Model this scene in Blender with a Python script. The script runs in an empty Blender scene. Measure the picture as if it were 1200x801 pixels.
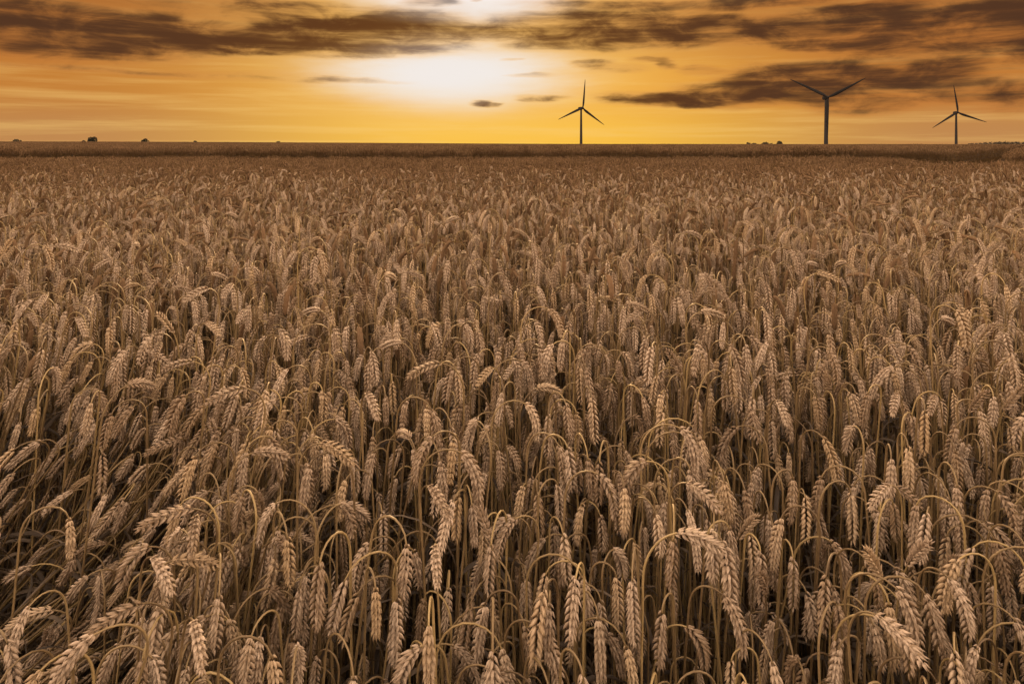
import bpy, math
import numpy as np
from math import radians as R, degrees, atan, atan2, cos, sin, pi

S = bpy.context.scene
COL = S.collection

# ------------------------------------------------------------------ camera
EYE = 1.45
cam_d = bpy.data.cameras.new('camera')
cam_d.lens = 24.0
cam_d.sensor_width = 36.0
cam_d.shift_y = -232.5 / 1200.0
cam_d.clip_start = 0.05
cam_d.clip_end = 20000
cam = bpy.data.objects.new('camera', cam_d)
cam.location = (0, 0, EYE)
cam.rotation_euler = (R(90), 0, 0)
COL.objects.link(cam)
S.camera = cam

# ------------------------------------------------------------------ exposure
S.view_settings.view_transform = 'Standard'
S.view_settings.look = 'None'
S.view_settings.exposure = 0.0
S.view_settings.gamma = 1.0
S.view_settings.use_curve_mapping = False
S.render.film_transparent = False
S.cycles.use_denoising = True
S.cycles.denoiser = 'OPENIMAGEDENOISE'
S.cycles.denoising_prefilter = 'ACCURATE'
S.cycles.denoising_input_passes = 'RGB_ALBEDO_NORMAL'
S.cycles.max_bounces = 5
S.cycles.diffuse_bounces = 1
S.cycles.transmission_bounces = 3
S.cycles.transparent_max_bounces = 4
S.cycles.use_fast_gi = False
S.cycles.caustics_reflective = False
S.cycles.caustics_refractive = False

SUN_AZ = -4.2      # degrees right of +Y
SUN_EL = 10.0

# ------------------------------------------------------------------ sun
sd = bpy.data.lights.new('sun', 'SUN')
sd.energy = 5.0
sd.angle = R(2.5)
sd.color = (1.0, 0.62, 0.28)
sun = bpy.data.objects.new('sun', sd)
sun.rotation_euler = (R(90 - SUN_EL), 0, R(180 - SUN_AZ))
sun.location = (0, 50, 60)
COL.objects.link(sun)


# ------------------------------------------------------------------ world: dusk sky with cloud banks
def px_dir(px, py):
    """photo pixel of the sky -> azimuth, elevation in degrees (only for reading the clouds off)"""
    x = (px - 600) / 800.0
    z = (168 - py) / 800.0
    return degrees(atan(x)), degrees(atan(z / math.hypot(1, x)))


world = bpy.data.worlds.new('World')
S.world = world
world.use_nodes = True
NT = world.node_tree
NT.nodes.clear()


class NB:
    def __init__(s, nt):
        s.nt = nt

    def node(s, t, **kw):
        n = s.nt.nodes.new(t)
        for k, v in kw.items():
            setattr(n, k, v)
        return n

    def put(s, sock, v):
        if hasattr(v, 'is_output'):
            s.nt.links.new(v, sock)
        else:
            sock.default_value = v

    def m(s, op, a, b=0.0, c=0.0, clamp=False):
        n = s.node('ShaderNodeMath', operation=op, use_clamp=clamp)
        s.put(n.inputs[0], a)
        s.put(n.inputs[1], b)
        s.put(n.inputs[2], c)
        return n.outputs[0]

    def add(s, a, b): return s.m('ADD', a, b)
    def sub(s, a, b): return s.m('SUBTRACT', a, b)
    def mul(s, a, b): return s.m('MULTIPLY', a, b)

    def step(s, v, a, b, lo=0.0, hi=1.0):
        n = s.node('ShaderNodeMapRange', interpolation_type='SMOOTHSTEP')
        s.put(n.inputs[0], v)
        n.inputs[1].default_value = a
        n.inputs[2].default_value = b
        n.inputs[3].default_value = lo
        n.inputs[4].default_value = hi
        return n.outputs[0]

    def mix(s, f, a, b, mode='MIX'):
        n = s.node('ShaderNodeMix', data_type='RGBA', blend_type=mode)
        s.put(n.inputs[0], f)
        for i, v in ((6, a), (7, b)):
            if not hasattr(v, 'is_output'):
                v = (v[0], v[1], v[2], 1.0)
            s.put(n.inputs[i], v)
        return n.outputs[2]

    def xyz(s, x, y, z=0.0):
        n = s.node('ShaderNodeCombineXYZ')
        for i, v in enumerate((x, y, z)):
            s.put(n.inputs[i], v)
        return n.outputs[0]

    def noise(s, vec, scale, detail=4.0, rough=0.55, dist=0.0):
        n = s.node('ShaderNodeTexNoise')
        s.put(n.inputs['Vector'], vec)
        n.inputs['Scale'].default_value = scale
        n.inputs['Detail'].default_value = detail
        n.inputs['Roughness'].default_value = rough
        n.inputs['Distortion'].default_value = dist
        return n.outputs[0]


def lin(r, g, b):
    f = lambda c: (c / 255 / 12.92) if c / 255 <= 0.04045 else ((c / 255 + 0.055) / 1.055) ** 2.4
    return (f(r), f(g), f(b))


W = NB(NT)
tc = W.node('ShaderNodeTexCoord')
sep = W.node('ShaderNodeSeparateXYZ')
NT.links.new(tc.outputs['Generated'], sep.inputs[0])
dx, dy, dz = sep.outputs
az = W.mul(W.m('ARCTAN2', dx, dy), 180 / pi)
el = W.mul(W.m('ARCSINE', dz), 180 / pi)

# warped coordinates so that the cloud edges are torn
wv = W.xyz(W.mul(az, 0.055), W.mul(el, 0.32), 0.0)
w1 = W.noise(wv, 1.5, 5, 0.6)
w2 = W.noise(W.xyz(W.mul(az, 0.055), W.mul(el, 0.32), 7.3), 1.5, 5, 0.6)
waz = W.add(az, W.mul(W.sub(w1, 0.5), 7.0))
wel = W.add(el, W.mul(W.sub(w2, 0.5), 1.5))

CLOUDS = [  # px, py, half width px, half height px, density
    # veils
    (150, 26, 330, 38, 0.55), (420, 30, 150, 30, 0.4), (900, 28, 380, 34, 0.5), (1130, 44, 170, 40, 0.5), (1010, 100, 220, 30, 0.36),
    # long bank on the left
    (20, 36, 160, 28, 1.0), (170, 44, 160, 18, 0.97), (300, 48, 150, 15, 0.97), (420, 46, 110, 17, 0.97), (470, 34, 72, 17, 0.85),
    (520, 36, 40, 12, 0.6), (185, 28, 40, 7, 0.5), (60, 8, 150, 7, 0.4), (330, 5, 70, 5, 0.6), (360, 22, 60, 6, 0.4),
    (500, 5, 24, 4, 0.75), (548, 3, 7, 2, 0.5), (565, 38, 50, 8, 0.62),
    # bank on the right of the gap
    (650, 34, 78, 16, 0.98), (740, 35, 95, 17, 0.95), (850, 36, 110, 14, 0.7), (960, 32, 120, 14, 0.6), (1090, 40, 130, 18, 0.65),
    (1180, 30, 80, 22, 0.7), (690, 5, 90, 5, 0.75), (860, 3, 130, 6, 0.7), (1030, 8, 60, 6, 0.8), (1165, 12, 60, 8, 0.7),
    (980, 53, 60, 7, 0.8), (1025, 62, 40, 4, 0.5), (1195, 66, 20, 7, 0.7),
    # middle clouds
    (930, 86, 75, 10, 0.95), (990, 92, 60, 10, 0.9), (960, 104, 110, 12, 0.7), (1010, 122, 70, 9, 0.6), (870, 104, 70, 9, 0.6),
    (800, 117, 95, 8, 0.9), (740, 113, 50, 5, 0.6), (860, 122, 60, 7, 0.6),
    (1105, 80, 45, 9, 0.8), (1070, 92, 50, 9, 0.6), (1140, 106, 80, 14, 0.7), (1190, 118, 50, 16, 0.5),
    (690, 75, 22, 5, 0.6), (722, 80, 34, 5, 0.5), (760, 69, 26, 3, 0.6), (782, 76, 14, 5, 0.6), (822, 81, 26, 5, 0.6),
    (570, 121, 22, 3.2, 0.85), (633, 116, 24, 4.2, 0.7), (625, 88, 34, 2.4, 0.5), (600, 69, 14, 1.6, 0.5),
    (300, 89, 150, 5, 0.5), (120, 82, 110, 4, 0.4), (60, 96, 90, 3, 0.3), (430, 94, 50, 3, 0.35),
]
inv = 1.0
for (px, py, hw, hh, dens) in CLOUDS:
    a0, e0 = px_dir(px, py)
    ra = degrees(hw / 800.0) * cos(R(a0)) ** 2 * 1.12
    re = degrees(hh / 800.0) * cos(R(a0)) * 1.25
    d2 = W.add(W.m('POWER', W.m('ABSOLUTE', W.mul(W.sub(waz, a0), 1 / ra)), 2.0),
               W.m('POWER', W.m('ABSOLUTE', W.mul(W.sub(wel, e0), 1 / re)), 2.0))
    k = W.step(d2, 0.0, 1.9, 1.0 - dens, 1.0)
    inv = W.mul(k, inv)
dens = W.sub(1.0, inv)
# clouds over the rest of the dome (above and behind, outside this photograph)
gen = W.noise(W.xyz(dx, dy, W.mul(dz, 2.2)), 2.4, 5, 0.6, 0.4)
genm = W.mul(W.step(gen, 0.48, 0.7), W.step(el, 12.5, 20.0))
dens = W.m('MAXIMUM', dens, W.mul(genm, 0.7))
fine = W.noise(W.xyz(W.mul(az, 0.21), W.mul(el, 0.62), 2.0), 1.15, 8, 0.58, 0.45)
streak = W.noise(W.xyz(W.mul(az, 0.05), W.mul(el, 1.1), 4.0), 1.2, 6, 0.6, 0.3)
tex = W.add(W.mul(W.sub(fine, 0.5), 1.05), W.mul(W.sub(streak, 0.5), 0.6))
cl = W.step(W.add(dens, W.mul(tex, W.add(W.mul(dens, 0.75), 0.10))), 0.06, 1.05)

# distance from the sun behind the cloud gap
sa, se = px_dir(528, 84)
gx = W.mul(W.sub(waz, sa), 1 / 7.9)
gy = W.mul(W.sub(wel, se), 1 / 2.45)
gd = W.add(W.mul(gx, gx), W.mul(gy, gy))
glow = W.m('POWER', 2.718, W.mul(W.m('POWER', gd, 1.7), -0.55))
ta, te = px_dir(545, 3)
hx = W.mul(W.sub(waz, ta), 1 / 7.5)
hy = W.mul(W.sub(wel, te), 1 / 1.7)
hd = W.add(W.mul(hx, hx), W.mul(hy, hy))
glow2 = W.m('POWER', 2.718, W.mul(W.mul(hd, hd), -0.6))
glow = W.m('MAXIMUM', glow, glow2)
wx = W.mul(W.sub(az, sa), 1 / 17.0)
wy = W.mul(W.sub(el, se), 1 / 7.0)
wide = W.m('POWER', 2.718, W.mul(W.add(W.mul(wx, wx), W.mul(wy, wy)), -1.0))

# clear sky colours
side = W.step(W.m('ABSOLUTE', W.sub(az, 0.0)), 4.0, 34.0)
hor = W.mix(side, lin(250, 190, 66), lin(192, 136, 80))
mid = W.mix(side, lin(240, 168, 62), lin(196, 126, 54))
top = W.mix(side, lin(222, 156, 74), lin(158, 94, 40))
base = W.mix(W.step(el, 0.4, 4.5), hor, mid)
base = W.mix(W.step(el, 4.5, 11.0), base, top)
base = W.mix(W.mul(W.step(streak, 0.42, 0.72), 0.35), base, lin(250, 205, 120))
base = W.mix(W.mul(wide, 0.25), base, lin(255, 214, 120))
ring = W.m('POWER', 2.718, W.mul(W.m('MINIMUM', W.m('MULTIPLY', gd, 0.30), W.m('MULTIPLY', hd, 0.22)), -1.6))
base = W.mix(W.mul(ring, 0.75), base, lin(254, 214, 118))
base = W.mix(glow, base, lin(243, 235, 229))
# dark bellies, glowing edges
deep = W.step(W.add(W.add(cl, W.mul(W.sub(streak, 0.5), 0.8)), W.mul(W.sub(fine, 0.5), 0.9)), 0.34, 1.15)
belly = W.mix(wide, lin(84, 54, 35), lin(108, 64, 26))
edge = W.mix(wide, lin(190, 116, 54), lin(250, 194, 104))
ccol = W.mix(deep, edge, belly)
sky_lo = W.mix(W.m('MULTIPLY', cl, W.sub(1.0, W.mul(glow, 0.25)), clamp=True), base, ccol)
# sky overhead, out of view, brightened as fill light on the wheat
UP = (0.98, 0.80, 0.66)
UP_FILL = 1.1
SIDE_FILL = 5.5
up = W.mix(W.mul(cl, 0.6), (UP[0] * UP_FILL, UP[1] * UP_FILL, UP[2] * UP_FILL), (0.5, 0.36, 0.28))
behind = W.step(W.m('ABSOLUTE', az), 46.0, 70.0)
# side lobes added out of view as fill, dim dusk sky behind the camera
aaz = W.m('ABSOLUTE', az)
lob = W.mul(W.mul(W.step(aaz, 48.0, 72.0), W.step(aaz, 165.0, 120.0, 0.22, 1.0)),
            W.mul(W.step(el, 3.0, 12.0), W.step(el, 62.0, 36.0)))
low_back = W.mix(W.step(el, 4.0, 40.0), (0.20, 0.14, 0.12), up)
low_back = W.mix(lob, low_back, (SIDE_FILL * 1.0, SIDE_FILL * 0.76, SIDE_FILL * 0.56))
sky_hi = W.mix(W.step(el, 13.0, 34.0), sky_lo, up)
sky_all = W.mix(behind, sky_hi, low_back)

nish = W.node('ShaderNodeTexSky', sky_type='NISHITA', sun_disc=False)
nish.sun_elevation = R(SUN_EL)
nish.sun_rotation = R(SUN_AZ)
BG = 0.05
ten = W.node('ShaderNodeVectorMath', operation='SCALE')
NT.links.new(sky_all, ten.inputs[0])
ten.inputs['Scale'].default_value = 1 / BG
nsc = W.node('ShaderNodeVectorMath', operation='SCALE')
NT.links.new(nish.outputs[0], nsc.inputs[0])
W.put(nsc.inputs['Scale'], W.step(el, 10.0, 30.0, 0.0, 1.0))
tot = W.node('ShaderNodeVectorMath', operation='ADD')
NT.links.new(ten.outputs[0], tot.inputs[0])
NT.links.new(nsc.outputs[0], tot.inputs[1])
bg = W.node('ShaderNodeBackground')
bg.inputs['Strength'].default_value = BG
NT.links.new(tot.outputs[0], bg.inputs['Color'])
wo = W.node('ShaderNodeOutputWorld')
NT.links.new(bg.outputs[0], wo.inputs['Surface'])
world.cycles.sampling_method = 'MANUAL'
world.cycles.sample_map_resolution = 512


# ------------------------------------------------------------------ materials
def new_mat(name):
    m = bpy.data.materials.new(name)
    m.use_nodes = True
    m.node_tree.nodes.clear()
    return m, NB(m.node_tree)


def finish(m, b, col, rough=0.6, transl=0.0, tcol=None, spec=0.3, bump=None):
    p = b.node('ShaderNodeBsdfPrincipled')
    b.put(p.inputs['Base Color'], col)
    p.inputs['Roughness'].default_value = rough
    p.inputs['Specular IOR Level'].default_value = spec
    if bump is not None:
        bn = b.node('ShaderNodeBump')
        bn.inputs['Strength'].default_value = bump[1]
        bn.inputs['Distance'].default_value = bump[2]
        b.put(bn.inputs['Height'], bump[0])
        b.nt.links.new(bn.outputs[0], p.inputs['Normal'])
    out = p.outputs[0]
    if transl:
        t = b.node('ShaderNodeBsdfTranslucent')
        b.put(t.inputs[0], tcol if tcol is not None else col)
        mx = b.node('ShaderNodeMixShader')
        mx.inputs[0].default_value = transl
        b.nt.links.new(out, mx.inputs[1])
        b.nt.links.new(t.outputs[0], mx.inputs[2])
        out = mx.outputs[0]
    o = b.node('ShaderNodeOutputMaterial')
    b.nt.links.new(out, o.inputs['Surface'])
    return m


def straw_mat(name, light, dark, rough, transl, ns, alt, spec=0.25):
    m, b = new_mat(name)
    oi = b.node('ShaderNodeObjectInfo')
    at = b.node('ShaderNodeAttribute', attribute_name='tint')
    tcn = b.node('ShaderNodeTexCoord')
    n = b.noise(tcn.outputs['Object'], ns, 4, 0.6)
    f = b.add(b.mul(at.outputs['Fac'], 0.55), b.mul(b.sub(n, 0.5), 0.9))
    f = b.m('ADD', f, b.mul(b.sub(oi.outputs['Random'], 0.5), 0.45), clamp=True)
    c = b.mix(f, dark, light)
    # some stalks riper / greyer than others
    r2 = b.m('FRACT', b.mul(oi.outputs['Random'], 17.31))
    c = b.mix(b.mul(b.step(r2, 0.6, 1.0), 0.5), c, alt)
    return finish(m, b, c, rough, transl, None, spec)


HUSK = straw_mat('wheat_husk', (0.70, 0.525, 0.375), (0.25, 0.16, 0.09), 0.55, 0.28, 260.0, (0.54, 0.36, 0.18))
FHUSK = straw_mat('wheat_husk_shaded', (0.26, 0.160, 0.088), (0.075, 0.042, 0.022), 0.9, 0.10, 260.0, (0.20, 0.115, 0.06), 0.0)  # far copy of the husk, shade between its scales put into the colour
FSTRAW = straw_mat('wheat_straw_shaded', (0.20, 0.12, 0.056), (0.09, 0.052, 0.022), 0.9, 0.10, 60.0, (0.13, 0.075, 0.036), 0.0)  # far straw darkened likewise, shade put into its colour
STRAW = straw_mat('wheat_straw', (0.33, 0.22, 0.10), (0.11, 0.066, 0.03), 0.5, 0.10, 60.0, (0.44, 0.30, 0.12))
LEAF = straw_mat('dry_leaf', (0.11, 0.073, 0.044), (0.035, 0.023, 0.014), 0.6, 0.15, 50.0, (0.24, 0.17, 0.11))
m, b = new_mat('yellow_straw')
b_n = b.noise(b.node('ShaderNodeTexCoord').outputs['Object'], 40.0)
YSTRAW = finish(m, b, b.mix(b_n, (0.50, 0.36, 0.03), (0.62, 0.46, 0.07)), 0.4, 0.12)

m, b = new_mat('soil')
g = b.node('ShaderNodeNewGeometry').outputs['Position']
sn = b.noise(g, 6.0, 8, 0.65)
SOIL = finish(m, b, b.mix(sn, (0.02, 0.014, 0.009), (0.06, 0.042, 0.027)), 0.95, 0, None, 0.0,
              (b.noise(g, 25.0, 6, 0.6), 0.8, 0.03))

m, b = new_mat('turbine_backlit')
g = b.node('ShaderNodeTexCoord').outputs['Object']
BACKLIT = finish(m, b, b.mix(b.noise(g, 0.3, 4), (0.020, 0.017, 0.016), (0.03, 0.027, 0.025)), 0.9, 0, None, 0.0)  # white turbine coloured near black: its backlit shade is in the colour
m, b = new_mat('turbine_tower_backlit')
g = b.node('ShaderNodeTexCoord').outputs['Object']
TBACKLIT = finish(m, b, b.mix(b.noise(g, 0.3, 4), (0.028, 0.024, 0.022), (0.042, 0.037, 0.034)), 0.9, 0, None, 0.0)  # tower too: backlit shade put into the colour, slightly paler
m, b = new_mat('dark_foliage')
oi = b.node('ShaderNodeAttribute', attribute_name='tint')
FOL = finish(m, b, b.mix(oi.outputs['Fac'], (0.012, 0.012, 0.006), (0.03, 0.028, 0.013)), 0.8, 0.15)
m, b = new_mat('hazy_foliage')
oi = b.node('ShaderNodeAttribute', attribute_name='tint')
HAZE_FOL = finish(m, b, b.mix(oi.outputs['Fac'], (0.045, 0.035, 0.022), (0.085, 0.066, 0.042)), 0.9, 0.15)  # paler and browner leaves: distance haze put into the colour
m, b = new_mat('bark')
g = b.node('ShaderNodeTexCoord').outputs['Object']
BARK = finish(m, b, b.mix(b.noise(g, 3.0, 5), (0.03, 0.022, 0.016), (0.08, 0.06, 0.045)), 0.9)
m, b = new_mat('barn_wall')
g = b.node('ShaderNodeTexCoord').outputs['Object']
BARN = finish(m, b, b.mix(b.noise(g, 1.0, 5), (0.07, 0.05, 0.04), (0.11, 0.08, 0.06)), 0.9)


# ------------------------------------------------------------------ mesh helpers
class MB:
    """collects verts, faces, per-vertex tint, per-face material"""
    def __init__(s):
        s.v, s.f, s.t, s.mi, s.n = [], [], [], [], 0

    def put(s, verts, faces, tint=0.5, mat=0):
        verts = np.asarray(verts, float)
        s.v.append(verts)
        s.t.append(np.full(len(verts), tint))
        s.f += [tuple(i + s.n for i in f) for f in faces]
        s.mi += [mat] * len(faces)
        s.n += len(verts)

    def join(s, o, M=None, mat=None, dt=0.0):
        V = np.concatenate(o.v)
        if M is not None:
            V = V @ M[:3, :3].T + M[:3, 3]
        s.v.append(V)
        s.t.append(np.clip(np.concatenate(o.t) + dt, 0, 1))
        s.f += [tuple(i + s.n for i in f) for f in o.f]
        s.mi += [mat if mat is not None else i for i in o.mi] if mat is not None else list(o.mi)
        s.n += len(V)

    def mesh(s, name, mats, smooth=True):
        me = bpy.data.meshes.new(name)
        V = np.concatenate(s.v)
        me.from_pydata(V.tolist(), [], s.f)
        for m_ in mats:
            me.materials.append(m_)
        me.polygons.foreach_set('material_index', np.array(s.mi, np.int32))
        me.polygons.foreach_set('use_smooth', np.full(len(s.f), smooth))
        a = me.attributes.new('tint', 'FLOAT', 'POINT')
        a.data.foreach_set('value', np.concatenate(s.t).astype(np.float32))
        me.update()
        return me


def nrm(a):
    return a / (np.linalg.norm(a) + 1e-12)


def tube(mb, P, rad, sides=5, tint=0.5, cap=True):
    P = np.asarray(P, float)
    n = len(P)
    rad = np.broadcast_to(rad, n)
    T = np.gradient(P, axis=0)
    ref = np.array([0.13, 0.97, 0.2])
    V = []
    u = None
    for i in range(n):
        t = nrm(T[i])
        if u is None:
            u = nrm(np.cross(t, ref if abs(t @ ref) < 0.9 else np.array([1.0, 0, 0])))
        u = nrm(u - t * (u @ t))
        w = np.cross(t, u)
        for k in range(sides):
            a = 2 * pi * k / sides
            V.append(P[i] + rad[i] * (cos(a) * u + sin(a) * w))
    F = []
    for i in range(n - 1):
        for k in range(sides):
            k2 = (k + 1) % sides
            F.append((i * sides + k, i * sides + k2, (i + 1) * sides + k2, (i + 1) * sides + k))
    if cap:
        F.append(tuple(range(sides))[::-1])
        F.append(tuple((n - 1) * sides + k for k in range(sides)))
    mb.put(V, F, tint)


def link(name, me, parent=None, loc=None):
    o = bpy.data.objects.new(name, me)
    COL.objects.link(o)
    if parent:
        o.parent = parent
    if loc is not None:
        o.location = loc
    return o


def empty(name, loc, rot=(0, 0, 0)):
    o = bpy.data.objects.new(name, None)
    o.empty_display_size = 0.2
    COL.objects.link(o)
    o.location = loc
    o.rotation_euler = rot
    return o


def tag(o, label=None, cat=None, group=None, kind=None):
    if label: o['label'] = label
    if cat: o['category'] = cat
    if group: o['group'] = group
    if kind: o['kind'] = kind
    return o


# ------------------------------------------------------------------ terrain
def sst(x, a, b):
    t = np.clip((np.asarray(x, float) - a) / (b - a), 0, 1)
    return t * t * (3 - 2 * t)


def ground(x, y):
    """height of the soil"""
    x = np.asarray(x, float)
    y = np.asarray(y, float)
    yy = np.maximum(y, 0.45)
    hc = 0.46 + 0.23 * np.exp(-(yy - 0.85) / 0.62)
    hc = hc - 0.25 * sst(y, 19.4, 24)
    hc = hc + 0.025 * np.sin(x * 1.3 + 0.7) * np.sin(y * 1.1 + 0.4) * sst(y, 1.5, 3) * (1 - sst(y, 9, 18))
    far = sst(y, 60, 260)
    hc = hc - far * (-0.32 + 1.12 * sst(-x, -90, 190))
    ax, ay, bx, by = 10.9, 17.4, 43.0, 58.0       # the crop lies lower on the near side of the diagonal lane
    ln = math.hypot(bx - ax, by - ay)
    sd_ = ((x - ax) * (by - ay) - (y - ay) * (bx - ax)) / ln
    hc = hc + 0.16 * np.exp(-((sd_ - 1.2) / 1.7) ** 2) * sst(y, 13, 16.5) * (1 - sst(y, 62, 100))
    hc = hc + 14.0 * sst(y, 300, 1200)          # the land falls away beyond the brow
    return EYE - hc - 0.80


gx_ = np.sinh(np.linspace(-9.0, 9.0, 150)) / np.sinh(9.0) * 7000
gy_ = np.concatenate([-np.geomspace(3000, 2, 24), np.linspace(-1, 12, 80), np.geomspace(12.4, 9000, 130)])
XX, YY = np.meshgrid(gx_, gy_)
ZZ = ground(XX, YY)
nx_, ny_ = len(gx_), len(gy_)
gv = np.stack([XX.ravel(), YY.ravel(), ZZ.ravel()], 1)
gf = [(j * nx_ + i, j * nx_ + i + 1, (j + 1) * nx_ + i + 1, (j + 1) * nx_ + i)
      for j in range(ny_ - 1) for i in range(nx_ - 1)]
gm = MB()
gm.put(gv, gf)
ground_o = link('ground', gm.mesh('ground', [SOIL]))
tag(ground_o, kind='structure')

# the tramlines the sprayer left: bare lanes in the crop
TRACKS = [
    (np.array([(-60, 21.5), (-24, 20.0), (-13, 18.2), (-8, 18.8), (-2, 18.0), (3, 18.7), (7, 18.2), (11, 18.8), (13.2, 19.0)]) * 1.15, 1.75),
    (np.array([(4.5, 12.8), (7.3, 13.4), (9.4, 15.0), (13.6, 20.0), (22, 30.5), (37, 50), (80, 104)]) * 1.16, 0.8),
]


def seg_dist(x, y, P):
    d = np.full(np.shape(x), 1e9)
    for (ax, ay), (bx, by) in zip(P[:-1], P[1:]):
        vx, vy = bx - ax, by - ay
        t = np.clip(((x - ax) * vx + (y - ay) * vy) / (vx * vx + vy * vy), 0, 1)
        d = np.minimum(d, np.hypot(x - ax - t * vx, y - ay - t * vy))
    return d


def in_track(x, y):
    r = np.zeros(np.shape(x), bool)
    for P, hw in TRACKS:
        r |= seg_dist(x, y, P) < hw
    return r


# ------------------------------------------------------------------ wheat
def stalk_path(rng, kind):
    """centre line of a stalk in the local x-z plane (bends towards +x), arc length parametrised.
    returns points, index where the ear begins, ear length"""
    Ls = rng.uniform(0.76, 0.86)
    earL = rng.uniform(0.063, 0.090)
    lean = R(rng.uniform(-3, 7))
    if kind == 'hook':        # tight hook, ear hangs straight down
        arcL = rng.uniform(0.055, 0.115); p1 = R(rng.uniform(152, 174)); p2 = R(rng.uniform(172, 184))
    elif kind == 'cane':      # the ear itself is curved over
        arcL = rng.uniform(0.05, 0.11); p1 = R(rng.uniform(95, 130)); p2 = R(rng.uniform(172, 186))
    elif kind == 'wide':      # wide arching neck
        arcL = rng.uniform(0.09, 0.17); p1 = R(rng.uniform(146, 168)); p2 = R(rng.uniform(170, 184))
    elif kind == 'side':      # ear held out sideways
        arcL = rng.uniform(0.08, 0.14); p1 = R(rng.uniform(70, 95)); p2 = R(rng.uniform(105, 140))
    else:                     # upright
        arcL = rng.uniform(0.05, 0.1); p1 = R(rng.uniform(8, 22)); p2 = R(rng.uniform(20, 50)); Ls -= 0.05
    nS, nA, nE = 7, 9, 22
    s_st = np.linspace(0, Ls - arcL * 0.5, nS + 1)
    s_ar = np.linspace(0, arcL, nA + 1)[1:]
    s_er = np.linspace(0, earL, nE + 1)[1:]
    phi = list(np.linspace(lean * 0.2, lean, nS + 1))
    tt = s_ar / arcL
    phi += list(lean + (p1 - lean) * (tt ** 1.35))
    te_ = s_er / earL
    phi += list(p1 + (p2 - p1) * (te_ ** 0.6))
    s = np.concatenate([s_st, s_st[-1] + s_ar, s_st[-1] + arcL + s_er])
    phi = np.array(phi)
    wob = rng.uniform(-0.10, 0.10) + rng.uniform(-0.15, 0.15) * (s / s[-1]) ** 3
    P = np.zeros((len(s), 3))
    for i in range(1, len(s)):
        ds = s[i] - s[i - 1]
        p = 0.5 * (phi[i] + phi[i - 1])
        P[i] = P[i - 1] + ds * np.array([sin(p) * cos(wob[i]), sin(p) * sin(wob[i]) + 0.0, cos(p)])
    return P, nS + nA, earL


FL_T = np.array([0.16, 0.42, 0.70])
FL_R = np.array([0.72, 1.0, 0.66])


def floret(mb, o, d, u, L, w, th, tint, awn, sides=6):
    """one pointed husk from o along d; u = its wide axis"""
    d = nrm(d)
    u = nrm(u - d * (u @ d))
    v = np.cross(d, u)
    V = [o]
    for t, r in zip(FL_T, FL_R):
        for k in range(sides):
            a = 2 * pi * k / sides
            V.append(o + d * L * t + r * (cos(a) * u * w + sin(a) * v * th) + v * th * 0.25 * t)
    V.append(o + d * (L + awn))
    F = []
    for k in range(sides):
        k2 = (k + 1) % sides
        F.append((0, 1 + k2, 1 + k))
        for r_ in range(2):
            a = 1 + r_ * sides
            F.append((a + k, a + k2, a + sides + k2, a + sides + k))
        F.append((1 + 2 * sides + k, 1 + 2 * sides + k2, 1 + 3 * sides))
    mb.put(V, F, tint)


def interp_path(P, i0, q):
    """point and tangent on the ear portion of P at q in 0..1"""
    E = P[i0:]
    n = len(E) - 1
    f = min(max(q, 0), 0.9999) * n
    i = int(f)
    t = f - i
    return E[i] * (1 - t) + E[i + 1] * t, nrm(E[min(i + 1, n)] - E[i])


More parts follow.
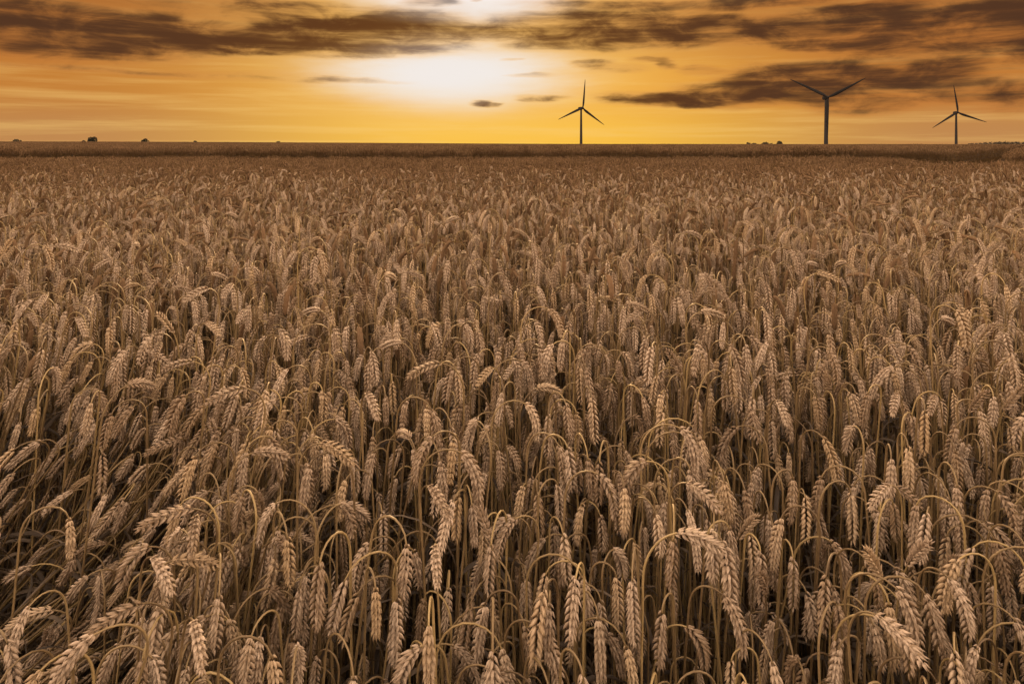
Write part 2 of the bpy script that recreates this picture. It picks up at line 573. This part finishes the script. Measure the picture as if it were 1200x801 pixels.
def build_stalk(seed, kind, lod=0):
    rng = np.random.RandomState(seed)
    P, i0, earL = stalk_path(rng, kind)
    stem, ear, leaves = MB(), MB(), []
    tone = rng.uniform(0.3, 0.75)
    if lod == 0:
        r = np.interp(np.linspace(0, 1, i0 + 2), [0, 0.75, 1], [0.0021, 0.0015, 0.00115])
        tube(stem, P[:i0 + 2], r, 5, tone)
    else:
        tube(stem, P[[0, 4, 7, 9, 11, 13, i0 + 1]], 0.0017, 3, tone, cap=False)
    fat = rng.uniform(1.06, 1.30)
    if lod == 0:
        n = int(round(earL / 0.0046))
        a0 = rng.uniform(0, 2 * pi)
        tw = rng.uniform(-0.7, 0.7)
        for i in range(n + 1):
            q = i / n
            o, t = interp_path(P, i0, q * 0.93)
            bvec = np.array([0.0, 1.0, 0.0])
            nn = nrm(np.cross(t, bvec))
            bb = np.cross(nn, t)
            a = a0 + tw * q
            u = cos(a) * bb + sin(a) * nn
            w = -sin(a) * bb + cos(a) * nn
            sgn = 1 if i % 2 else -1
            env = np.interp(q, [0, 0.12, 0.45, 0.8, 1], [0.62, 0.92, 1.05, 0.95, 0.66]) * fat
            sp = rng.uniform(0.9, 1.1)
            for wi in (-1, 0, 1):
                out = rng.uniform(0.36, 0.62) if wi else rng.uniform(0.55, 0.80)
                d = t + sgn * u * out + w * wi * rng.uniform(0.30, 0.46)
                oo = o + sgn * u * 0.0013 * env + w * wi * 0.0019 * env
                if i == n:
                    d = t + w * wi * 0.35 + u * rng.uniform(-0.15, 0.15)
                L = rng.uniform(0.0094, 0.0118) * env * sp
                floret(ear, oo, d, w if wi == 0 else w + sgn * u * 0.6 * wi, L, 0.0023 * env, 0.0018 * env,
                       np.clip(tone + rng.uniform(-0.3, 0.3), 0, 1), rng.uniform(0.0010, 0.0048) * sp)
    else:
        m_ = 11
        qs = np.linspace(0, 1, m_)
        pts = np.array([interp_path(P, i0, q)[0] for q in qs])
        rr = np.interp(qs, [0, 0.1, 0.45, 0.85, 1], [0.003, 0.0058, 0.0068, 0.0055, 0.0015]) * fat
        rr = rr * np.where(np.arange(m_) % 2, 1.18, 0.85)
        tube(ear, pts, rr, 5, tone, cap=False)
    # one or two withered leaves hanging on the stem
    for _ in range(rng.choice([2, 3]) if lod == 0 else rng.choice([0, 1])):
        h = rng.uniform(0.22, 0.60)
        az_ = rng.uniform(0, 2 * pi)
        Ll = rng.uniform(0.10, 0.22)
        wd = rng.uniform(0.0022, 0.0048)
        base = np.array([np.interp(h, P[:i0, 2], P[:i0, 0]), 0, h])
        el_ = R(rng.uniform(35, 75))
        nseg = 7 if lod == 0 else 3
        droop = R(rng.uniform(90, 165))
        tw = rng.uniform(-2.5, 2.5)
        V, F = [], []
        p = base.copy()
        for i in range(nseg + 1):
            q = i / nseg
            e = el_ - droop * q ** 1.2
            dv = np.array([cos(az_) * cos(e), sin(az_) * cos(e), sin(e)])
            sv = np.array([-sin(az_), cos(az_), 0])
            up_ = np.cross(dv, sv)
            sv2 = cos(tw * q) * sv + sin(tw * q) * up_
            ww = wd * np.interp(q, [0, 0.2, 0.6, 1], [0.7, 1, 0.8, 0.08])
            V += [p - sv2 * ww, p + np.cross(dv, sv2) * ww * 0.5, p + sv2 * ww]
            p = p + dv * Ll / nseg
        for i in range(nseg):
            for k in range(2):
                F.append((3 * i + k, 3 * i + k + 1, 3 * i + k + 4, 3 * i + k + 3))
        lf = MB()
        lf.put(V, F, rng.uniform(0.2, 0.8))
        leaves.append(lf)
    top = P[:, 2].max()
    return dict(stem=stem, ear=ear, leaves=leaves, top=top, kind=kind, path=P, i0=i0)


KINDS = (['hook'] * 14 + ['cane'] * 9 + ['wide'] * 5 + ['side'] * 1 + ['up'] * 1)
VARS = [build_stalk(100 + i, k) for i, k in enumerate(KINDS)]
NV = len(VARS)
for i, v in enumerate(VARS):
    v['m_stem'] = v['stem'].mesh('stem', [STRAW])
    v['m_ear'] = v['ear'].mesh('ear', [HUSK])
    v['m_leaf'] = [q.mesh('leaf', [LEAF]) for q in v['leaves']]

# sources for the mass of the field (never linked to the scene themselves)
SRC = bpy.data.collections.new('wheat_sources')
srcs = []


def add_source(me):
    o = bpy.data.objects.new('wheat_source_%03d' % len(srcs), me)
    SRC.objects.link(o)
    srcs.append(o)
    return len(srcs) - 1


for v in VARS:
    j = MB()
    j.join(v['stem'], mat=0)
    j.join(v['ear'], mat=1)
    for q in v['leaves']:
        j.join(q, mat=2)
    v['src'] = add_source(j.mesh('wheat', [STRAW, HUSK, LEAF]))

rng = np.random.RandomState(5)
LOWS = [build_stalk(300 + i, KINDS[(i * 7) % NV], 1) for i in range(14)]


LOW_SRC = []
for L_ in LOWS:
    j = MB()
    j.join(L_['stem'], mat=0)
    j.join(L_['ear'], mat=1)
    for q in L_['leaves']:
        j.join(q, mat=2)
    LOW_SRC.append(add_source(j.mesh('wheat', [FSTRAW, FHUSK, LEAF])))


def rot_m(rz, tx, ty, s):
    cz, sz = cos(rz), sin(rz)
    Rz = np.array([[cz, -sz, 0], [sz, cz, 0], [0, 0, 1]])
    Rx = np.array([[1, 0, 0], [0, cos(tx), -sin(tx)], [0, sin(tx), cos(tx)]])
    Ry = np.array([[cos(ty), 0, sin(ty)], [0, 1, 0], [-sin(ty), 0, cos(ty)]])
    return (Ry @ Rx @ Rz) * s


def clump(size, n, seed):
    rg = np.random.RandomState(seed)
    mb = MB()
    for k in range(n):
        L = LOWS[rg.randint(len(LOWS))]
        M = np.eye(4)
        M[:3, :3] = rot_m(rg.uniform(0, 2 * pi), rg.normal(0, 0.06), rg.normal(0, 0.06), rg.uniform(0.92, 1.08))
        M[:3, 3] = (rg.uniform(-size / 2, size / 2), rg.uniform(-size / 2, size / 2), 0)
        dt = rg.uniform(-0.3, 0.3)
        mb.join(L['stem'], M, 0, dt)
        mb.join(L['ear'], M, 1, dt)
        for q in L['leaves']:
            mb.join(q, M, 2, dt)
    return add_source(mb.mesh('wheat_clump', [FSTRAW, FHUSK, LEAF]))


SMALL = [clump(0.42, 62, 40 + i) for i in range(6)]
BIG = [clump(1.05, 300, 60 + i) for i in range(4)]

# --- where every stalk of the near field stands
rng = np.random.RandomState(11)
NEAR_END = 12.0
DENS = 760
half = lambda y: 0.84 * y + 1.2
cand = []
y0 = 0.52
tot_n = int(DENS * (NEAR_END - y0) * 2 * half(NEAR_END))
cx = rng.uniform(-half(NEAR_END), half(NEAR_END), tot_n)
cy = rng.uniform(y0, NEAR_END, tot_n)
keep = (np.abs(cx) < half(cy)) & ~in_track(cx, cy)
cx, cy = cx[keep], cy[keep]
n = len(cx)
# patchiness: a few thin gaps
pn = np.sin(cx * 5.1 + 1.0) * np.sin(cy * 6.3 + 2.0) + np.sin(cx * 11.7 + 4.0) * np.sin(cy * 9.1)
keep = rng.uniform(0, 1, n) < np.where(pn > 0.75, 0.45, 1.0)
cx, cy = cx[keep], cy[keep]
n = len(cx)
var = rng.randint(0, NV, n)
far_kind = rng.uniform(0, 1, n) < np.clip((cy - 1.5) / 9.0, 0, 1) ** 0.85
low_var = rng.randint(0, 14, n)
# ears mostly nod towards the viewer and to the sides
rz = np.where(rng.uniform(0, 1, n) < 0.55, rng.normal(-pi / 2, 0.9, n), rng.uniform(-pi, pi, n))
tx = rng.normal(0.0, 0.042, n)
ty = rng.normal(0.015, 0.048, n)
sc = rng.normal(1.0, 0.05, n).clip(0.86, 1.12)
# short undergrown tillers
short = rng.uniform(0, 1, n) < 0.40
sc = np.where(short, sc * rng.uniform(0.76, 0.97, n), sc)
# lodged patch at the near left corner: stalks pushed over towards the right
lodge = np.exp(-(((cx + 1.24) / 0.52) ** 2 + ((cy - 1.16) / 0.52) ** 2) ** 1.5)
lodge = np.where(rng.uniform(0, 1, n) < 0.9, lodge, lodge * 0.2)
ty = ty + lodge * rng.normal(1.02, 0.12, n)
tx = tx + lodge * rng.normal(0.10, 0.12, n)
cz = ground(cx, cy) - 0.005
roots = np.stack([cx, cy, cz], 1)
MATS = [None] * n


def stalk_matrix(i):
    M = np.eye(4)
    M[:3, :3] = rot_m(rz[i], tx[i], ty[i], sc[i])
    M[:3, 3] = roots[i]
    return M


# --- which stalks show largest: a small depth test of the nearest ones
near_i = np.where(cy < 2.1)[0]
IW, IH = 512, 342
zb = np.full(IW * IH, 1e9)
owner = np.full(IW * IH, -1)
chunks = []
dens_pts = []
for v in VARS:
    Pv = np.concatenate(v['ear'].v)
    Pv = Pv[::2]
    Sv = v['path'][:v['i0']]
    tq = np.linspace(0, len(Sv) - 1.001, 160)
    ii = tq.astype(int)
    ff = (tq - ii)[:, None]
    dens_pts.append((Pv, Sv[ii] * (1 - ff) + Sv[ii + 1] * ff))
PIX, DEP, OWN = [], [], []
for i in near_i:
    M = stalk_matrix(i)
    for q, pts in enumerate(dens_pts[var[i]]):
        X = pts @ M[:3, :3].T + M[:3, 3]
        d = X[:, 1]
        ok = d > 0.1
        px = (600 + 800 * X[ok, 0] / d[ok]) * IW / 1200
        py = (168 - 800 * (X[ok, 2] - EYE) / d[ok]) * IH / 801
        d = d[ok]
        for ox, oy in (((0, 0), (0.8, 0), (0, 0.8), (0.8, 0.8)) if q == 0 else ((0, 0),)):
            a_, b_ = (px + ox).astype(int), (py + oy).astype(int)
            g_ = (a_ >= 0) & (a_ < IW) & (b_ >= 0) & (b_ < IH)
            PIX.append(b_[g_] * IW + a_[g_]); DEP.append(d[g_]); OWN.append(np.full(g_.sum(), i))
PIX = np.concatenate(PIX); DEP = np.concatenate(DEP); OWN = np.concatenate(OWN)
order = np.argsort(-DEP, kind='stable')
owner[PIX[order]] = OWN[order]
cnt = np.bincount(owner[owner >= 0], minlength=n)
chosen = np.argsort(-cnt, kind='stable')[:300]
chosen = np.sort(chosen)
is_ind = np.zeros(n, bool)
is_ind[chosen] = True

# --- the mass of the crop: ONE object of stuff
pts, prot, pscl, pvar = [], [], [], []
ms = ~is_ind


def eul(i):
    return (tx[i], ty[i], rz[i])


from mathutils import Matrix
for i in np.where(ms)[0]:
    e = Matrix(rot_m(rz[i], tx[i], ty[i], 1.0).tolist()).to_euler('XYZ')
    pts.append(roots[i]); prot.append((e.x, e.y, e.z)); pscl.append((sc[i],) * 3); pvar.append(LOW_SRC[low_var[i]] if far_kind[i] else VARS[var[i]]['src'])


def fill(y1, y2, step, srcl, seed, jitter, sxy=1.0):
    rg = np.random.RandomState(seed)
    y = y1 + step / 2
    while y < y2:
        hw = 1.0 * y + 3.0
        xs = np.arange(-hw, hw, step)
        xs = xs + rg.uniform(-jitter, jitter, len(xs)) * step
        ys = y + rg.uniform(-jitter, jitter, len(xs)) * step
        k = ~in_track(xs, ys)
        zs = ground(xs, ys)
        for x_, y_, z_ in zip(xs[k], ys[k], zs[k]):
            pts.append((x_, y_, z_)); prot.append((0, 0, rg.uniform(0, 2 * pi)))
            h_ = rg.normal(1.0, 0.03)
            pscl.append((sxy, sxy, h_)); pvar.append(srcl[rg.randint(len(srcl))])
        y += step


fill(NEAR_END, 34, 0.40, SMALL, 21, 0.12)
fill(34, 100, 1.0, BIG, 22, 0.1)
fill(100, 290, 2.3, BIG, 23, 0.2, 2.2)

# closed sheet of crop under the far ears
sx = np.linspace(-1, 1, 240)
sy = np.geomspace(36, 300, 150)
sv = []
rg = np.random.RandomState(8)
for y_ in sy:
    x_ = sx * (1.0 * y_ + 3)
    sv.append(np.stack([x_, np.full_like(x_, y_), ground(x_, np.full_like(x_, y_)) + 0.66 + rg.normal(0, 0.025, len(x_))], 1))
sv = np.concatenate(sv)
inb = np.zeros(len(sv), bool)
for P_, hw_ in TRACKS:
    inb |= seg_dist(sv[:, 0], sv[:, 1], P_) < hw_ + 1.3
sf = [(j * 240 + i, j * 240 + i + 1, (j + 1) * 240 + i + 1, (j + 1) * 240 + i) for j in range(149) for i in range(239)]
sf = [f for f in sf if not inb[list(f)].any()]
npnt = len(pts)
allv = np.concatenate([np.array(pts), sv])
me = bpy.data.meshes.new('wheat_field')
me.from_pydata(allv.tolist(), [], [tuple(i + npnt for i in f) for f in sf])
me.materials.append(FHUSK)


def attr(name, typ, arr, prop):
    a = me.attributes.new(name, typ, 'POINT')
    a.data.foreach_set(prop, np.asarray(arr).ravel())


z3 = np.zeros((len(sv), 3))
attr('rot', 'FLOAT_VECTOR', np.concatenate([np.array(prot), z3]).astype(np.float32), 'vector')
attr('scl', 'FLOAT_VECTOR', np.concatenate([np.array(pscl), z3]).astype(np.float32), 'vector')
attr('var', 'INT', np.concatenate([np.array(pvar), np.zeros(len(sv))]).astype(np.int32), 'value')
attr('inst', 'BOOLEAN', np.concatenate([np.ones(npnt), np.zeros(len(sv))]).astype(bool), 'value')
attr('tint', 'FLOAT', np.concatenate([np.ones(npnt), rg.uniform(0.2, 0.7, len(sv))]).astype(np.float32), 'value')
field = link('wheat_field', me)
tag(field, 'wide mass of ripe brown wheat filling the field to the horizon', 'wheat', kind='stuff')

ng = bpy.data.node_groups.new('scatter_wheat', 'GeometryNodeTree')
ng.interface.new_socket('Geometry', in_out='INPUT', socket_type='NodeSocketGeometry')
ng.interface.new_socket('Geometry', in_out='OUTPUT', socket_type='NodeSocketGeometry')
gi = ng.nodes.new('NodeGroupInput')
go = ng.nodes.new('NodeGroupOutput')
iop = ng.nodes.new('GeometryNodeInstanceOnPoints')
ci = ng.nodes.new('GeometryNodeCollectionInfo')
ci.inputs['Collection'].default_value = SRC
ci.inputs['Separate Children'].default_value = True
ci.inputs['Reset Children'].default_value = True
jg = ng.nodes.new('GeometryNodeJoinGeometry')


def named(nm, typ):
    a = ng.nodes.new('GeometryNodeInputNamedAttribute')
    a.data_type = typ
    a.inputs['Name'].default_value = nm
    return a.outputs['Attribute']


L = ng.links.new
L(gi.outputs[0], iop.inputs['Points'])
L(named('inst', 'BOOLEAN'), iop.inputs['Selection'])
L(ci.outputs[0], iop.inputs['Instance'])
iop.inputs['Pick Instance'].default_value = True
L(named('var', 'INT'), iop.inputs['Instance Index'])
e2r = ng.nodes.new('FunctionNodeEulerToRotation')
L(named('rot', 'FLOAT_VECTOR'), e2r.inputs[0])
L(e2r.outputs[0], iop.inputs['Rotation'])
L(named('scl', 'FLOAT_VECTOR'), iop.inputs['Scale'])
L(gi.outputs[0], jg.inputs[0])
L(iop.outputs[0], jg.inputs[0])
L(jg.outputs[0], go.inputs[0])
md = field.modifiers.new('scatter', 'NODES')
md.node_group = ng

# --- the nearest stalks one by one
POSE = {'hook': 'tightly hooked', 'cane': 'cane-curved', 'wide': 'wide-arched', 'side': 'sideways', 'up': 'upright'}
ORD = ['first', 'second', 'third', 'fourth', 'fifth', 'sixth', 'seventh', 'eighth', 'ninth', 'tenth', 'eleventh', 'twelfth']
NUM = ['no', 'one', 'two', 'three', 'four', 'five', 'six', 'seven', 'eight', 'nine', 'ten', 'eleven', 'twelve']


def to_px(X):
    return 600 + 800 * X[0] / X[1], 168 - 800 * (X[2] - EYE) / X[1]


SEEN = {}
for i in chosen:
    v = VARS[var[i]]
    M = stalk_matrix(i)
    P_ = v['path'] @ M[:3, :3].T + M[:3, 3]
    ec = P_[v['i0']:].mean(0)
    st_ = P_[5]
    d_ = ec - st_
    if v['kind'] == 'up':
        way = 'held'
    elif abs(d_[0]) > abs(d_[1]) * 0.8:
        way = 'nodding right' if d_[0] > 0 else 'nodding left'
    else:
        way = 'nodding away' if d_[1] > 0 else 'nodding forward'
    px_, py_ = to_px(ec)
    row = 'bottom edge' if py_ > 690 else 'lower rows' if py_ > 560 else 'middle rows'
    col_ = ['far left', 'left', 'centre', 'right', 'far right'][int(np.clip(px_ // 240, 0, 4))]
    if lodge[i] > 0.35:
        base_ = 'lodged wheat stalk, %s ear %s, %s, %s' % (POSE[v['kind']], way, row, col_)
    else:
        base_ = 'wheat stalk with %s ear %s, %s, %s' % (POSE[v['kind']], way, row, col_)
    SEEN.setdefault(base_, []).append((px_, py_, i))
LAB = {}
for base_, L_ in SEEN.items():
    L_.sort()
    for k, (px_, py_, i) in enumerate(L_):
        if len(L_) == 1:
            LAB[i] = base_
        elif len(L_) <= 12:   # counted from the left
            LAB[i] = base_ + ', %s of %s' % (ORD[k], NUM[len(L_)])
        else:
            LAB[i] = base_
best = None
for base_, L_ in SEEN.items():
    for (px_, py_, i) in L_:
        if lodge[i] < 0.05:
            sc_ = abs(px_ - 890) + abs(py_ - 660)
            if best is None or sc_ < best[0]:
                best = (sc_, i)
YELLOW = best[1]
LAB[YELLOW] = 'wheat stalk with a bright yellow stem among the brown ones'
protos = {}


def place_stalk(i):
    v = VARS[var[i]]
    e = Matrix(rot_m(rz[i], tx[i], ty[i], 1.0).tolist()).to_euler('XYZ')
    if var[i] not in protos:
        root = empty('wheat_stalk', (0, 0, 0))
        parts = [link('stem', v['m_stem'], root), link('ear', v['m_ear'], root)] + [link('leaf', q, root) for q in v['m_leaf']]
        protos[var[i]] = (root, parts)
    else:
        r0, p0 = protos[var[i]]
        root = r0.copy()
        COL.objects.link(root)
        parts = []
        for p in p0:
            c = p.copy()
            c.parent = root
            COL.objects.link(c)
            parts.append(c)
    root.location = roots[i]
    root.rotation_euler = (e.x, e.y, e.z)
    root.scale = (sc[i],) * 3
    if i == YELLOW:
        me_ = v['m_stem'].copy()
        me_.materials[0] = YSTRAW
        root.children[0].data = me_ if root.children[0].name.startswith('stem') else root.children[0].data
    tag(root, LAB[i], 'wheat stalk', 'wheat stalks of the front rows')
    return root


for i in chosen:
    place_stalk(i)


# ------------------------------------------------------------------ wind turbines
def at(px, Y, py=None):
    x = (px - 600) / 800 * Y
    return x, Y, (EYE + (168 - py) / 800 * Y) if py is not None else 0.0


def blade_mesh(Lb):
    mb = MB()
    st = [(0.0, 0.026, 0.024, 0), (0.035, 0.026, 0.022, 0.05), (0.10, 0.040, 0.020, 0.20), (0.2, 0.050, 0.016, 0.16), (0.4, 0.041, 0.012, 0.10),
          (0.6, 0.031, 0.009, 0.06), (0.8, 0.021, 0.006, 0.03), (0.95, 0.012, 0.004, 0.0), (1.0, 0.004, 0.002, 0.0)]
    V, F = [], []
    sides = 12
    for q, c, t, twist in st:
        for k in range(sides):
            a = 2 * pi * k / sides
            c_ = c * 0.86
            xx = cos(a) * c_ * Lb + c_ * Lb * (0.35 if q > 0.05 else 0)
            yy = sin(a) * t * Lb
            ct, s_ = cos(twist * 2), sin(twist * 2)
            V.append((xx * ct - yy * s_, xx * s_ + yy * ct, q * Lb))
    for i in range(len(st) - 1):
        for k in range(sides):
            k2 = (k + 1) % sides
            F.append((i * sides + k, i * sides + k2, (i + 1) * sides + k2, (i + 1) * sides + k))
    F.append(tuple(range(sides))[::-1])
    F.append(tuple((len(st) - 1) * sides + k for k in range(sides)))
    mb.put(V, F)
    return mb


def turbine(label, px, py, Y, Lb, yaw, angle):
    x, y, hz = at(px, Y, py)
    gz = float(ground(x, y))
    H = hz - gz
    t = empty('wind_turbine', (x, y, gz - 0.3))
    tag(t, label, 'wind turbine', 'wind turbines on the horizon')
    mb = MB()
    hs = np.linspace(0, 1, 9)
    tube(mb, [(0, 0, h * (H - 0.03 * Lb)) for h in hs], np.interp(hs, [0, 1], [0.052 * Lb, 0.031 * Lb]), 24)
    tw = link('tower', mb.mesh('tower', [TBACKLIT]), t)
    # nacelle: rounded long box on top, rotor towards the camera side
    cyw, syw = cos(yaw), sin(yaw)
    mb = MB()
    secs = [(-0.09, 0.030, 0.036), (-0.075, 0.042, 0.046), (0.0, 0.046, 0.05), (0.10, 0.046, 0.05), (0.17, 0.042, 0.044), (0.19, 0.030, 0.03)]
    V, F = [], []
    for q, a_, b_ in secs:
        for k in range(16):
            an = 2 * pi * (k + 0.5) / 16
            ca, sa_ = cos(an), sin(an)
            V.append((np.sign(ca) * abs(ca) ** 0.5 * a_ * Lb, q * Lb, np.sign(sa_) * abs(sa_) ** 0.5 * b_ * Lb))
    for i in range(len(secs) - 1):
        for k in range(16):
            k2 = (k + 1) % 16
            F.append((i * 16 + k, i * 16 + k2, (i + 1) * 16 + k2, (i + 1) * 16 + k))
    F.append(tuple(range(16))[::-1]); F.append(tuple(80 + k for k in range(16)))
    mb.put(V, F)
    nac = link('nacelle', mb.mesh('nacelle', [BACKLIT]), t, (0, 0, H + 0.3))
    nac.rotation_euler = (0, 0, yaw)
    mb = MB()
    qs = np.linspace(0, 1, 8)
    tube(mb, [(0, -0.09 * Lb - q * 0.11 * Lb, 0) for q in qs], 0.042 * Lb * np.sqrt(np.clip(1 - (qs ** 2.4), 0.01, 1)), 18)
    hub = link('hub', mb.mesh('hub', [BACKLIT]), t, (0, 0, H + 0.3))
    hub.rotation_euler = (0, 0, yaw)
    bm_ = blade_mesh(Lb).mesh('blade', [BACKLIT])
    for k in range(3):
        o = link('blade', bm_, t)
        o.rotation_mode = 'QUATERNION'
        q1 = Matrix.Rotation(yaw, 4, 'Z') @ Matrix.Translation((0, -0.14 * Lb, 0)) @ Matrix.Rotation(R(angle[k]), 4, 'Y')
        loc, ro, _ = q1.decompose()
        o.location = (loc.x, loc.y, H + 0.3)
        o.rotation_quaternion = ro
    return t


turbine('distant wind turbine with one blade straight up, standing below the edge of the sun glow', 681, 127, 960, 40.5, R(18), (5, 125, 246))
turbine('tallest wind turbine, its rotor forming a Y against the grey cloud', 968, 114.5, 690, 40.5, R(-8), (62, 180, 297))
turbine('smallest wind turbine with rotor tilted slightly, nearest the distant treeline', 1120.5, 132, 1000, 40.5, R(-12), (-8, 111, 236))


# ------------------------------------------------------------------ bushes and trees on the brow
def foliage(rx, ry, rz_, n, leaf, seed, flat=0.0):
    rg = np.random.RandomState(seed)
    mb = MB()
    lob = [(rg.uniform(-0.5, 0.5) * rx, rg.uniform(-0.5, 0.5) * ry, rg.uniform(0.3, 0.72) * rz_, rg.uniform(0.45, 0.62)) for _ in range(7)]
    lob[0] = (0, 0, 0.5 * rz_, 0.66)
    for _ in range(n):
        lx, ly, lz, lr = lob[rg.randint(7)]
        d = nrm(rg.normal(0, 1, 3))
        r = rg.uniform(0.5, 1.0) ** 0.4
        p = np.array([lx + d[0] * r * lr * rx, ly + d[1] * r * lr * ry, lz + d[2] * r * lr * rz_ * 0.75])
        if p[2] < 0.02 * rz_:
            continue
        u = nrm(rg.normal(0, 1, 3)); w = nrm(np.cross(u, rg.normal(0, 1, 3)))
        s = leaf * rg.uniform(0.6, 1.4)
        mb.put([p - u * s, p - w * s * 0.6, p + u * s, p + w * s * 0.6], [(0, 1, 2, 3)], rg.uniform(0, 1))
    return mb


def bush(name, label, cat, px, Y, wpx, top_py, trunk_h=0.25, group=None, n=900, seed=1):
    x, y, ztop = at(px, Y, top_py)
    gz = float(ground(x, y))
    rx = wpx / 2 / 800 * Y
    H = (ztop - gz)
    t = empty(name, (x, y, gz))
    tag(t, label, cat, group)
    hh = min(H, 2.2 * rx) * 1.12
    z0 = H - hh
    mb = MB()
    for k in range(5):
        a = 2 * pi * k / 5
        if k == 0:
            tube(mb, [(0, 0, -0.2), (0.02 * rx, 0, z0 * 0.6), (0, 0.02 * rx, z0 + hh * 0.5)], [0.07 * rx, 0.06 * rx, 0.02 * rx], 8)
        else:
            tube(mb, [(0, 0, max(z0, 0.1)), (cos(a) * rx * 0.3, sin(a) * rx * 0.3, z0 + hh * 0.35), (cos(a) * rx * 0.5, sin(a) * rx * 0.5, z0 + hh * 0.6)],
                 [0.035 * rx, 0.025 * rx, 0.01 * rx], 6)
    link('trunk', mb.mesh('trunk', [BARK]), t)
    f = foliage(rx * 1.12, rx * 1.12, hh, n, rx * 0.13, seed)
    V = np.concatenate(f.v)
    c = link('crown', f.mesh('crown', [FOL], False), t, (0, 0, z0))
    return t


G = 'lone bushes on the horizon'
bush('bush', 'low dark bush on the brow, close to the edge of the field of view', 'bush', 19, 420, 9.5, 162.6, group=G, seed=1)
bush('tree', 'round dark tree, largest of the lone trees on the brow', 'tree', 108.5, 420, 11.5, 160.3, group=G, n=1400, seed=2)
bush('bush', 'tiny flat bush right beside the largest round tree', 'bush', 98, 420, 7, 164.3, group=G, seed=3)
bush('tree', 'small round dark tree standing alone, second largest on the brow', 'tree', 170, 430, 8, 162.7, group=G, seed=4)
bush('bush', 'barely visible bush peeping over the brow below the long cloud', 'bush', 229, 450, 6, 164.8, group=G, seed=5)
bush('bush', 'tiny bush peeping over the brow nearest the sun glow', 'bush', 326, 450, 5.5, 165.6, group=G, seed=6)
G = 'bushes beside the middle turbine'
bush('bush', 'rounded bush at the outer end of the short row beside the tallest turbine', 'bush', 877, 520, 6, 166.8, group=G, seed=7)
bush('bush', 'long low bush, second of the short row beside the tallest turbine', 'bush', 884, 520, 8, 167.2, group=G, seed=8)
bush('bush', 'wide bush in the middle of the short row beside the tallest turbine', 'bush', 896, 520, 8.5, 166.8, group=G, seed=9)
bush('bush', 'smallest bush of the short row, beside the square-topped tree', 'bush', 904, 520, 4, 167.8, group=G, seed=10)
bush('tree', 'square topped dark tree at the end of the short row by the tallest turbine', 'tree', 913.5, 520, 8, 165.2, group=G, n=1400, seed=11)

# far wood along the right part of the brow: one mass
rg = np.random.RandomState(77)
mb = MB()
for k in range(46):
    px = 1136 + k * 2.6
    Y = rg.uniform(900, 1000)
    x, y, zt = at(px, Y, 168.0 - 1.9 * min(1, max(0, (px - 1136) / 40.0)) + rg.uniform(-0.5, 0.6))
    gz = float(ground(x, y))
    f = foliage(4.2, 4.2, 7.0, 160, 0.75, 500 + k)
    V = np.eye(4)
    V[:3, 3] = (x, y, zt - 7.0)
    mb.join(f, V)
    tube(mb, [(x, y, gz - 0.3), (x + 0.2, y, gz + (zt - gz) * 0.6), (x, y, zt - 3.0)], [0.4, 0.3, 0.12], 6, 0.1)
wood = link('woodland', mb.mesh('woodland', [HAZE_FOL], False))
tag(wood, 'low far wood along the skyline beyond the smallest turbine', 'woodland', kind='stuff')
